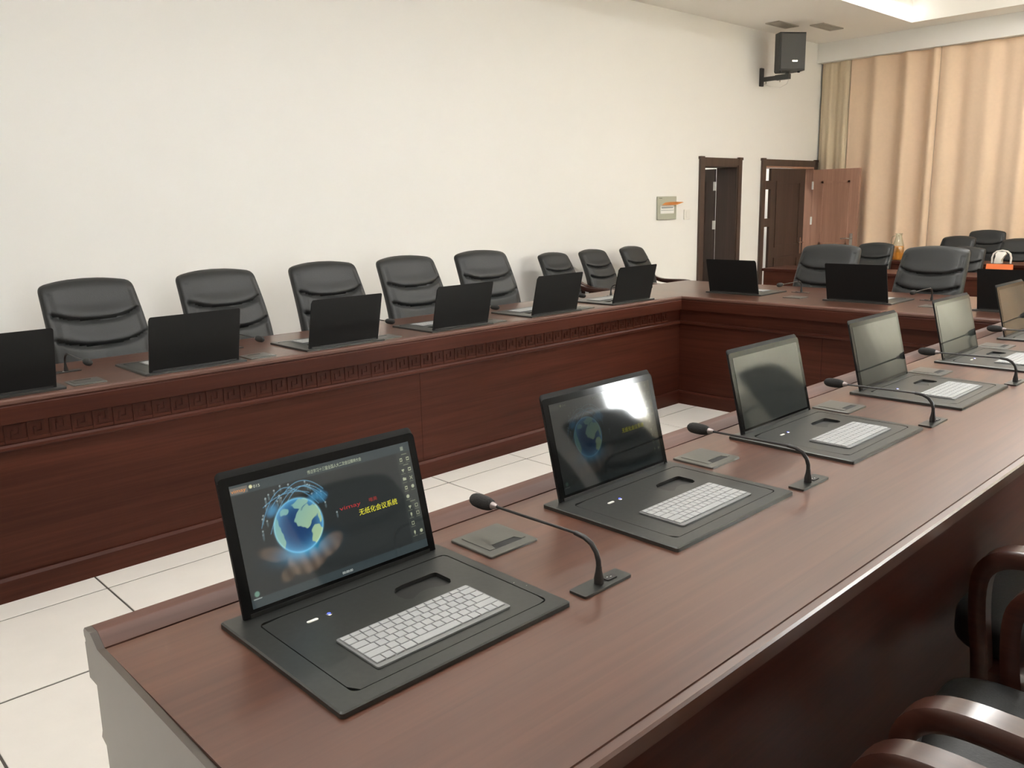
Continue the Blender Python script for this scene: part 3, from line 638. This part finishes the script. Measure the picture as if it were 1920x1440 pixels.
# --- run A
pm = picture()
tA1 = make_terminal('popup_monitor', 'raised monitor showing a bright blue globe picture, at the free table end', 'lit'); tA1.location = (0, 0, T)
add_picture(tA1, pm, PIC1, 0, TXT)
tA2 = make_terminal('popup_monitor', 'raised monitor with a faint globe picture and bright window glare', 'lit'); tA2.location = (S, 0, T)
add_picture(tA2, pm, PIC2, 1, [(a, b, c, d, e, f, g * 0.2) for a, b, c, d, e, f, g in TXT[:1] + TXT[1:2] + TXT[5:6]])
off_t = make_terminal('popup_monitor', '', 'off'); off_t.location = (2 * S, 0, T); off_t['label'] = 'raised monitor with a dark screen, next after the window-glare one'
off_t['group'] = 'pop-up monitors'; tA1['group'] = 'pop-up monitors'; tA2['group'] = 'pop-up monitors'
template(off_t)
for i, lb in ((3, 'raised dark-screen monitor, fourth from the free end of the lit-screen table'), (4, 'raised dark-screen monitor, fifth from the free end of the lit-screen table'), (5, 'raised dark-screen monitor, sixth from the free end of the lit-screen table')):
    dup(off_t, lb, (i * S, 0, T))
kA1 = make_keyboard('keyboard', 'white compact keyboard before the bright globe monitor', True); kA1.location = (0.106, -0.206, T + BT); kA1['group'] = 'white keyboards'
kA2 = make_keyboard('keyboard', 'white compact keyboard before the window-glare monitor', True); kA2.location = (S + 0.106, -0.206, T + BT); kA2['group'] = 'white keyboards'
kS = make_keyboard('keyboard', 'white compact keyboard before the dark monitor next to the window-glare one', False); kS.location = (2 * S + 0.106, -0.206, T + BT); kS['group'] = 'white keyboards'
template(kS)
for i in (3, 4, 5): dup(kS, 'white compact keyboard, %s from the free end of the lit-screen table' % ORD[i], (i * S + 0.106, -0.206, T + BT))
mic = make_mic('gooseneck_microphone', 'black gooseneck microphone beside the bright globe monitor'); mic.location = (0.590, -0.372, T); mic['group'] = 'gooseneck microphones'
template(mic)
for i in range(1, 6): dup(mic, 'black gooseneck microphone beside the window-glare monitor' if i == 1 else 'black gooseneck microphone, %s from the free end of the lit-screen table' % ORD[i], (0.590 + i * S, -0.372 - 0.004 * i, T))
cb = make_box('cable_box', 'grey square cable box beside the bright globe monitor'); cb.location = (0.524, -0.001, T); cb['group'] = 'table cable boxes'
template(cb)
for i in range(1, 5): dup(cb, 'grey square cable box beside the window-glare monitor' if i == 1 else 'grey square cable box, %s from the free end of the lit-screen table' % ORD[i], (0.524 + i * S, -0.001, T))
# --- run B (users sit at the wall, backs of the screens towards the room)
YBU = 2.455
for i in range(-1, 5):
    k = 4 - i; x = 1.284 + SB * i
    dup(off_t, 'raised monitor seen from its black back, %s from the cross table on the wall-side run' % ORD[k], (x, YBU, T), PI)
    dup(kS, 'white compact keyboard on the wall-side run, %s from the cross table' % ORD[k], (x - 0.106, YBU + 0.206, T + BT), PI)
for i, x in enumerate((0.585, 1.395, 2.17, 2.985, 3.82, 4.52)):
    dup(mic, 'black gooseneck microphone on the wall-side run, %s from the cross table' % ORD[5 - i], (x, 2.872, T), PI + (0.0, 0.0, 0.06, 0.02, -0.04, 0.12)[i])
    if i < 5: dup(cb, 'grey square cable box on the wall-side run, %s from the cross table' % ORD[4 - i], (x + 0.058, 2.478, T), PI)
# --- run C (users face the camera side)
for i, yc in enumerate((2.178, 1.212, 0.232)):
    dup(off_t, 'raised monitor seen from its black back on the cross table, %s from the white wall' % ORD[i], (5.1375, yc - 0.246, T), PI / 2)
    dup(kS, 'white compact keyboard on the cross table, %s from the white wall' % ORD[i], (5.1375 + 0.206, yc - 0.246 + 0.106, T + BT), PI / 2)
for i, y in enumerate((1.82, 0.86)):
    dup(mic, 'black gooseneck microphone on the cross table, %s from the white wall' % ORD[i], (5.53, y, T), PI / 2)
    dup(cb, 'grey square cable box on the cross table, %s from the white wall' % ORD[i], (5.14, y - 0.2, T), PI / 2)

# ------------------------------------------------------------------ chairs
def make_chair(name, label, top=1.165, w0=0.245, w1=0.238, group=None):
    """faces +y; origin on the floor under the seat centre"""
    t = thing(name, label, 'chair', group=group)
    zb = 0.44; n = 96; rings = []; K = 56
    seams = (0.36, 0.585, 0.76)
    def spine(v):
        z = zb + (top - zb) * v
        y = -0.20 - 0.13 * v - 0.05 * v * v + 0.045 * math.sin(v * PI * 1.05)
        return y, z
    for i in range(n + 1):
        v = i / n; y, z = spine(v)
        e = max(0.0, (v - 0.93) / 0.07); cw = math.sqrt(max(0.0, 1 - (e * 0.97) ** 3)) if e > 0 else 1.0
        e0 = max(0.0, (0.06 - v) / 0.06); cw0 = math.sqrt(max(0.02, 1 - (e0 * 0.95) ** 2))
        hw = (w0 + 0.012 * math.sin(v * PI) + (w1 - w0) * v) * (0.82 + 0.18 * cw) * cw0
        th = (0.052 + 0.012 * math.sin(v * PI) - 0.006 * v) * max(0.10, cw) * cw0
        ring = []
        for k in range(K):
            a = 2 * PI * k / K; c, s_ = math.cos(a), math.sin(a)
            x = hw * abs(c) ** 0.45 * (1 if c >= 0 else -1); d = th * abs(s_) ** 0.75 * (1 if s_ >= 0 else -1)
            u = x / hw
            if d > 0:
                d += 0.012 * (1 - u * u)
                for sv in seams:
                    dv = v - (sv + 0.075 * (u * u - 0.4)); d -= 0.022 * math.exp(-(dv / 0.014) ** 2) * (1 if abs(u) < 0.86 else max(0, 1 - (abs(u) - 0.86) / 0.1))
                    d += 0.010 * math.exp(-((dv - 0.05) / 0.04) ** 2) * (1 - u * u)
                d -= 0.010 * math.exp(-((abs(u) - 0.87) / 0.03) ** 2) * (1 if v < 0.93 else 0)
                if v < 0.34: d -= 0.010 * math.exp(-(u / 0.03) ** 2)
            ring.append((x, y + d - 0.010 * u * u * 0 + 0.018 * u * u, z + 0.02 * (1 - u * u) * max(0, (v - 0.86) / 0.14)))
        rings.append(ring)
    MB().loft(rings).build('backrest', LEATH, t, 55)
    rings = []
    for i in range(13):
        q = i / 12; z = 0.375 + 0.10 * q; e = abs(2 * q - 1); sc_ = math.sqrt(max(0.04, 1 - e ** 4 * 0.96)) if e > 0.3 else 1
        sc_ = 0.86 + 0.14 * sc_
        loop = []
        for x, y in rrect(-0.255, -0.23, 0.255, 0.34, 0.09, 7): loop.append((x * sc_, 0.05 + (y - 0.05) * sc_, z + (0.022 * (1 - (x / 0.26) ** 2) if q > 0.6 else 0)))
        rings.append(loop)
    seat = MB().loft(rings).build('seat', LEATH, t, 50)
    for s in (-1, 1):
        x = s * 0.298
        # flat bent-wood arm that rolls down into the front leg
        path = [(-0.285, 0.735), (-0.24, 0.715), (-0.15, 0.690), (-0.05, 0.682), (0.06, 0.684), (0.15, 0.684), (0.205, 0.672), (0.240, 0.640), (0.252, 0.590), (0.248, 0.50), (0.235, 0.40), (0.228, 0.25), (0.225, 0.0)]
        wd = [0.022, 0.026, 0.029, 0.031, 0.032, 0.032, 0.031, 0.029, 0.027, 0.024, 0.022, 0.021, 0.020]; th = [0.016, 0.018, 0.02, 0.021, 0.022, 0.022, 0.022, 0.021, 0.02, 0.02, 0.02, 0.019, 0.018]
        def dense(seq, k=3):
            out = []
            for i in range(len(seq) - 1):
                p0, p1, p2, p3 = seq[max(i - 1, 0)], seq[i], seq[i + 1], seq[min(i + 2, len(seq) - 1)]
                for j in range(k):
                    q = j / k; out.append(tuple(0.5 * (2 * b + (c - a) * q + (2 * a - 5 * b + 4 * c - d) * q * q + (3 * b - a - 3 * c + d) * q ** 3) for a, b, c, d in zip(p0, p1, p2, p3)))
            return out + [tuple(seq[-1])]
        pk = dense([(y, z, a, b) for (y, z), a, b in zip(path, wd, th)]); path = [q[:2] for q in pk]; wd = [q[2] for q in pk]; th = [q[3] for q in pk]
        rr = []
        for i, (y, z) in enumerate(path):
            a, b = path[max(i - 1, 0)], path[min(i + 1, len(path) - 1)]; dy, dz = b[0] - a[0], b[1] - a[1]; l = math.hypot(dy, dz); ny, nz = -dz / l, dy / l
            rr.append([(x + du * wd[i], y + ny * dn * th[i], z + nz * dn * th[i]) for du, dn in ((-1, -0.6), (-0.8, -1), (0.8, -1), (1, -0.6), (1, 0.6), (0.8, 1), (-0.8, 1), (-1, 0.6))])
        MB().loft(rr).build('armrest', ARM, t, 50)
        rr = [[(x + du * 0.02, y + dn * 0.022, z) for du, dn in ((-1, -1), (1, -1), (1, 1), (-1, 1))] for y, z in ((-0.36, 0.0), (-0.27, 0.26), (-0.245, 0.44), (-0.27, 0.73))]
        MB().loft(rr).build('leg', ARM, t, 50)
    fr = MB().box((-0.28, 0.19, 0.335), (0.28, 0.23, 0.378)).box((-0.28, -0.27, 0.335), (0.28, -0.23, 0.378)).box((-0.315, -0.25, 0.335), (-0.28, 0.23, 0.378)).box((0.28, -0.25, 0.335), (0.315, 0.23, 0.378))
    fr.build('seat_frame', ARM, t, 0)
    return t
ch = make_chair('conference_chair', 'black leather chair with wooden arms at the free end of the lit-screen table', group='black leather conference chairs')
ch.location = (0.345, -1.12, 0); template(ch)
G = 'black leather conference chairs'
for i, (x, y, lb) in enumerate(((1.105, -1.12, 'black leather chair drawn up before the window-glare monitor'), (1.865, -1.0, 'black leather chair at the lit-screen table, third from its free end'), (2.66, -1.14, 'black leather chair at the lit-screen table, fourth from its free end'),
                                (3.46, -1.13, 'black leather chair at the lit-screen table, fifth from its free end'), (4.28, -1.14, 'black leather chair at the lit-screen table, sixth from its free end'))):
    dup(ch, lb, (x, y, 0), 0.0, G)
for i, x in enumerate((0.925, 1.633, 2.333, 3.00, 3.68)):
    dup(ch, 'black leather chair behind the wall-side table, %s from the cross table' % ORD[4 - i], (x - 0.005, 3.10, 0), PI + (0.05, 0.03, -0.02, 0.0, -0.06)[i], G)
dup(ch, 'black leather chair at the cross table, closer to the open door', (5.80, 1.87, 0), PI / 2 + 0.06, G, (1, 1, 0.962))
dup(ch, 'black leather chair at the cross table, farther from the open door', (5.80, 1.08, 0), PI / 2 - 0.03, G, (1, 1, 0.962))
G2 = 'lower chairs along the wall and rear desks'
lc = make_chair('side_chair', 'lower black chair against the white wall, closest to the conference table', 1.035, 0.24, 0.222, G2)
lc.scale = (0.86, 1, 1); lc.location = (5.40, 3.97, 0); lc.rotation_euler = (0, 0, PI); template(lc)
dup(lc, 'lower black chair against the white wall, middle one of three', (5.98, 3.97, 0), PI, G2)
dup(lc, 'lower black chair against the white wall, closest to the grey panel', (6.63, 3.97, 0), PI + 0.05, G2)
dup(lc, 'lower black chair behind the front rear-row desk, before the juice jug', (8.62, 2.72, 0), PI / 2 + 0.03, G2, (0.86, 1, 0.955))
dup(lc, 'lower black chair behind the front rear-row desk, beside the orange card', (8.62, 1.80, 0), PI / 2, G2, (0.86, 1, 0.93))
dup(lc, 'lower black chair behind the juice jug desk, partly in front of another', (10.24, 2.42, 0), PI / 2, G2, (0.86, 1, 0.965))
dup(lc, 'lower black chair standing against the curtain behind another chair', (10.82, 2.24, 0), PI / 2, G2, (0.92, 0.55, 1.02))
dup(lc, 'lower black chair behind the small white bag', (10.24, 1.75, 0), PI / 2, G2, (0.86, 1, 0.945))

# ------------------------------------------------------------------ rear desks and the things on them
def desk(label, x, y0, y1, h=0.76, d=0.5):
    t = thing('training_desk', label, 'desk', (x, (y0 + y1) / 2, 0), group='rear-row desks'); L_ = (y1 - y0) / 2
    MB().bev((-0.02, -L_, h - 0.03), (d, L_, h), 0.004).build('desk_top', W_Y, t, 0)
    B((0.0, -L_ + 0.02, 0.06), (0.02, L_ - 0.02, h - 0.031)).build('front_panel', W_Y, t, 0)
    k = max(2, int((y1 - y0) / 1.4) + 1)
    for i in range(k):
        yy = -L_ + 0.02 + i * (2 * L_ - 0.07) / (k - 1); B((0.021, yy, 0.0), (d - 0.05, yy + 0.03, h - 0.031)).build('support_panel', W_Y, t, 0)
    return t
desk('brown rear-row desk with the orange name card on it', 7.97, -2.2, 3.56)
desk('brown rear-row desk close to the curtain with the juice jug on it', 9.60, -2.2, 3.30)
j = thing('juice_jug', 'clear glass jug half full of orange juice on the rear desk', 'jug', (9.72, 2.795, 0.76))
prof = [(0.052, 0.0), (0.060, 0.008), (0.063, 0.06), (0.066, 0.14), (0.060, 0.19), (0.044, 0.245), (0.034, 0.285), (0.036, 0.305), (0.044, 0.318)]
MB().lathe(prof + [(r - 0.003, z) for r, z in reversed(prof[1:])], n=28).build('glass_body', JUG, j, 60)
MB().lathe([(0.054, 0.0115), (0.0585, 0.02), (0.0605, 0.06), (0.0625, 0.14), (0.0595, 0.172)], n=28).build('juice', JUICE, j, 60)
MB().tube([(0.0, 0.040, 0.292), (0, 0.075, 0.278), (0, 0.088, 0.235), (0, 0.080, 0.195), (0, 0.062, 0.17)], 0.007, 10).build('handle', JUG, j, 60)
c_ = thing('name_card', 'orange folded name card standing on the front rear-row desk', 'name card', (8.08, 1.205, 0.76))
MB().loft([[(x, y, z) for x, z in ((-0.03, 0.0), (0.0, 0.118), (0.03, 0.0), (0.0275, 0.0), (0.0, 0.112), (-0.0275, 0.0))] for y in (-0.112, 0.112)]).build('card', CARD, c_, 0)
mk = MB()
for y in (0.062, 0.045, -0.02, -0.06): mk.box((-0.0195, y - 0.007, 0.046), (-0.0175, y + 0.007, 0.052)).box((-0.019, y - 0.0015, 0.040), (-0.0172, y + 0.0015, 0.058))
mk.build('card_writing', INK, c_, 0)
b_ = thing('carry_bag', 'small white bag with an arched handle on the juice jug desk', 'bag', (9.80, 1.70, 0.76))
pts = [(0, -0.092, 0.0), (0, -0.095, 0.06), (0, -0.082, 0.105), (0, -0.05, 0.132), (0, 0, 0.142), (0, 0.05, 0.132), (0, 0.082, 0.105), (0, 0.095, 0.06), (0, 0.092, 0.0)]
rr = []
for i, p in enumerate(pts):
    a, b = pts[max(i - 1, 0)], pts[min(i + 1, len(pts) - 1)]; dy, dz = b[1] - a[1], b[2] - a[2]; l = math.hypot(dy, dz); ny, nz = -dz / l * 0.007, dy / l * 0.007
    rr.append([(-0.012, p[1] - ny, p[2] - nz), (0.012, p[1] - ny, p[2] - nz), (0.012, p[1] + ny, p[2] + nz), (-0.012, p[1] + ny, p[2] + nz)])
MB().loft(rr).build('handle', BAG, b_, 40)
rr = []
for z, a, b, c in ((0.0, -0.010, 0.068, 0.03), (0.04, -0.006, 0.062, 0.035), (0.075, -0.025, 0.055, 0.03), (0.10, -0.045, 0.06, 0.022), (0.125, -0.035, 0.045, 0.01)):
    rr.append([(-c, a, z), (-c * 1.3, (a + b) / 2, z), (-c, b, z), (c, b, z), (c * 1.2, (a + b) / 2, z), (c, a, z)])
MB().loft(rr).build('pouch', BAG, b_, 50)

# ------------------------------------------------------------------ wall and ceiling fittings
br = thing('speaker_bracket', 'dark swivel bracket arm holding the loudspeaker on the wall', 'bracket', (9.555, WL, 3.02))
MB().bev((-0.035, -0.03, -0.11), (0.035, -0.0005, 0.11), 0.004).build('wall_plate', SPK, br, 0)
MB().box((-0.025, -0.22, -0.055), (0.025, -0.03, -0.005)).build('arm', SPK, br, 0)
MB().box((-0.033, -0.40, -0.060), (0.033, -0.22, 0.0)).build('arm_joint', SPK, br, 0)
MB().tube([(0, -0.37, 0.0), (0, -0.37, 0.022)], 0.026, 14).build('post', SPK, br)
for yy in (-0.08, -0.27): MB().tube([(0, yy, -0.085), (0, yy, -0.056)], 0.008, 8).build('bolt', CHROME, br)
spk = thing('wall_speaker', 'dark grey loudspeaker mounted high on the white wall', 'speaker', (9.535, WL - 0.37, 3.022), math.radians(-35)); spk.scale = (0.9, 0.9, 0.9)
tl = Matrix.Rotation(math.radians(4), 3, 'X')
sec = [(-0.185, -0.15), (0.185, -0.15), (0.175, 0.02), (0.10, 0.15), (-0.10, 0.15), (-0.175, 0.02)]
MB().loft([[(x, y, z) for x, y in sec] for z in (0.02, 0.51)]).build('cabinet', SPK, spk, 0)
MB().bev((-0.172, -0.162, 0.035), (0.172, -0.1505, 0.495), 0.004).build('grille', SPKG, spk, 0)
MB().box((-0.01, -0.166, 0.13), (0.07, -0.1625, 0.15)).build('badge', CHROME, spk, 0)
for xx in (-0.13, 0.13): MB().lathe([(0.016, 0.0), (0.018, 0.02)], (xx, -0.09, 0.0), 10).build('foot', NECK, spk)
tag(MB().tube([(9.58, 4.592, 2.96), (9.62, 4.50, 2.90), (9.66, 4.38, 2.885), (9.68, 4.30, 2.92), (9.67, 4.26, 3.00), (9.62, 4.30, 3.06)], 0.005, 8).build('speaker_cable', WHITEPL), 'pale cable looping below the loudspeaker bracket', 'cable')
def vent(label, x, y, a, b):
    t = thing('ceiling_vent', label, 'vent', (x, y, ZC), group='ceiling vents')
    f = MB(); f.box((-a, -b, -0.012), (a, -b + 0.03, -0.0005)).box((-a, b - 0.03, -0.012), (a, b, -0.0005)).box((-a, -b + 0.03, -0.012), (-a + 0.03, b - 0.03, -0.0005)).box((a - 0.03, -b + 0.03, -0.012), (a, b - 0.03, -0.0005))
    f.build('frame', VENT, t, 0)
    for i in range(5):
        yy = -b + 0.035 + i * (2 * b - 0.07) / 5; B((-a + 0.03, yy, -0.010), (a - 0.03, yy + 0.018, -0.004)).build('slat', VENT, t, 0)
    return t
vent('grey ceiling vent directly above the loudspeaker', 9.40, 4.24, 0.24, 0.09)
vent('grey ceiling vent beyond the loudspeaker, closer to the curtain', 9.98, 3.96, 0.26, 0.09)
pn = thing('distribution_panel', 'grey-green electrical panel with a white label on the wall', 'panel', (7.586, WL, 1.435))
MB().bev((-0.178, -0.022, -0.13), (0.178, -0.0005, 0.13), 0.003).build('cover', PANELG, pn, 0)
B((-0.13, -0.0235, -0.062), (0.13, -0.022, 0.03)).build('label_sheet', PAPER, pn, 0)
mk = MB(); mk.box((-0.11, -0.0245, -0.004), (0.11, -0.0236, 0.012)).box((-0.12, -0.0245, -0.028), (0.12, -0.0236, -0.022)); mk.build('label_print', plain('grey_print', (0.32, 0.36, 0.36), 0.6), pn, 0)
B((-0.155, -0.0232, 0.108), (-0.10, -0.022, 0.113)).build('maker_mark', INK, pn, 0)
pts = [(-0.13, 0.035), (-0.08, 0.062), (0.0, 0.068), (0.11, 0.068), (0.23, 0.066), (0.285, 0.060), (0.23, 0.052), (0.14, 0.036), (0.05, 0.034), (-0.05, 0.034)]
fl = MB().loft([[(x, y - 0.02 * math.sin((x + 0.13) * 7), z) for x, z in pts] for y in (-0.036, -0.033)])
fl.v = [(x + 7.586, y + WL - 0.01, z + 1.435) for x, y, z in fl.v]
tag(fl.build('ribbon', ORANGE, None, 0), 'orange pointed ribbon across the grey-green electrical panel', 'ribbon')
sw = thing('light_switch', 'small white wall switch between the panel and the door', 'switch', (8.0, WL, 1.352))
MB().bev((-0.062, -0.012, -0.058), (0.062, -0.0005, 0.058), 0.003).build('plate', WHITEPL, sw, 0)
MB().bev((-0.03, -0.016, -0.035), (0.03, -0.0122, 0.035), 0.0015).build('rocker', WHITEPL, sw, 0)
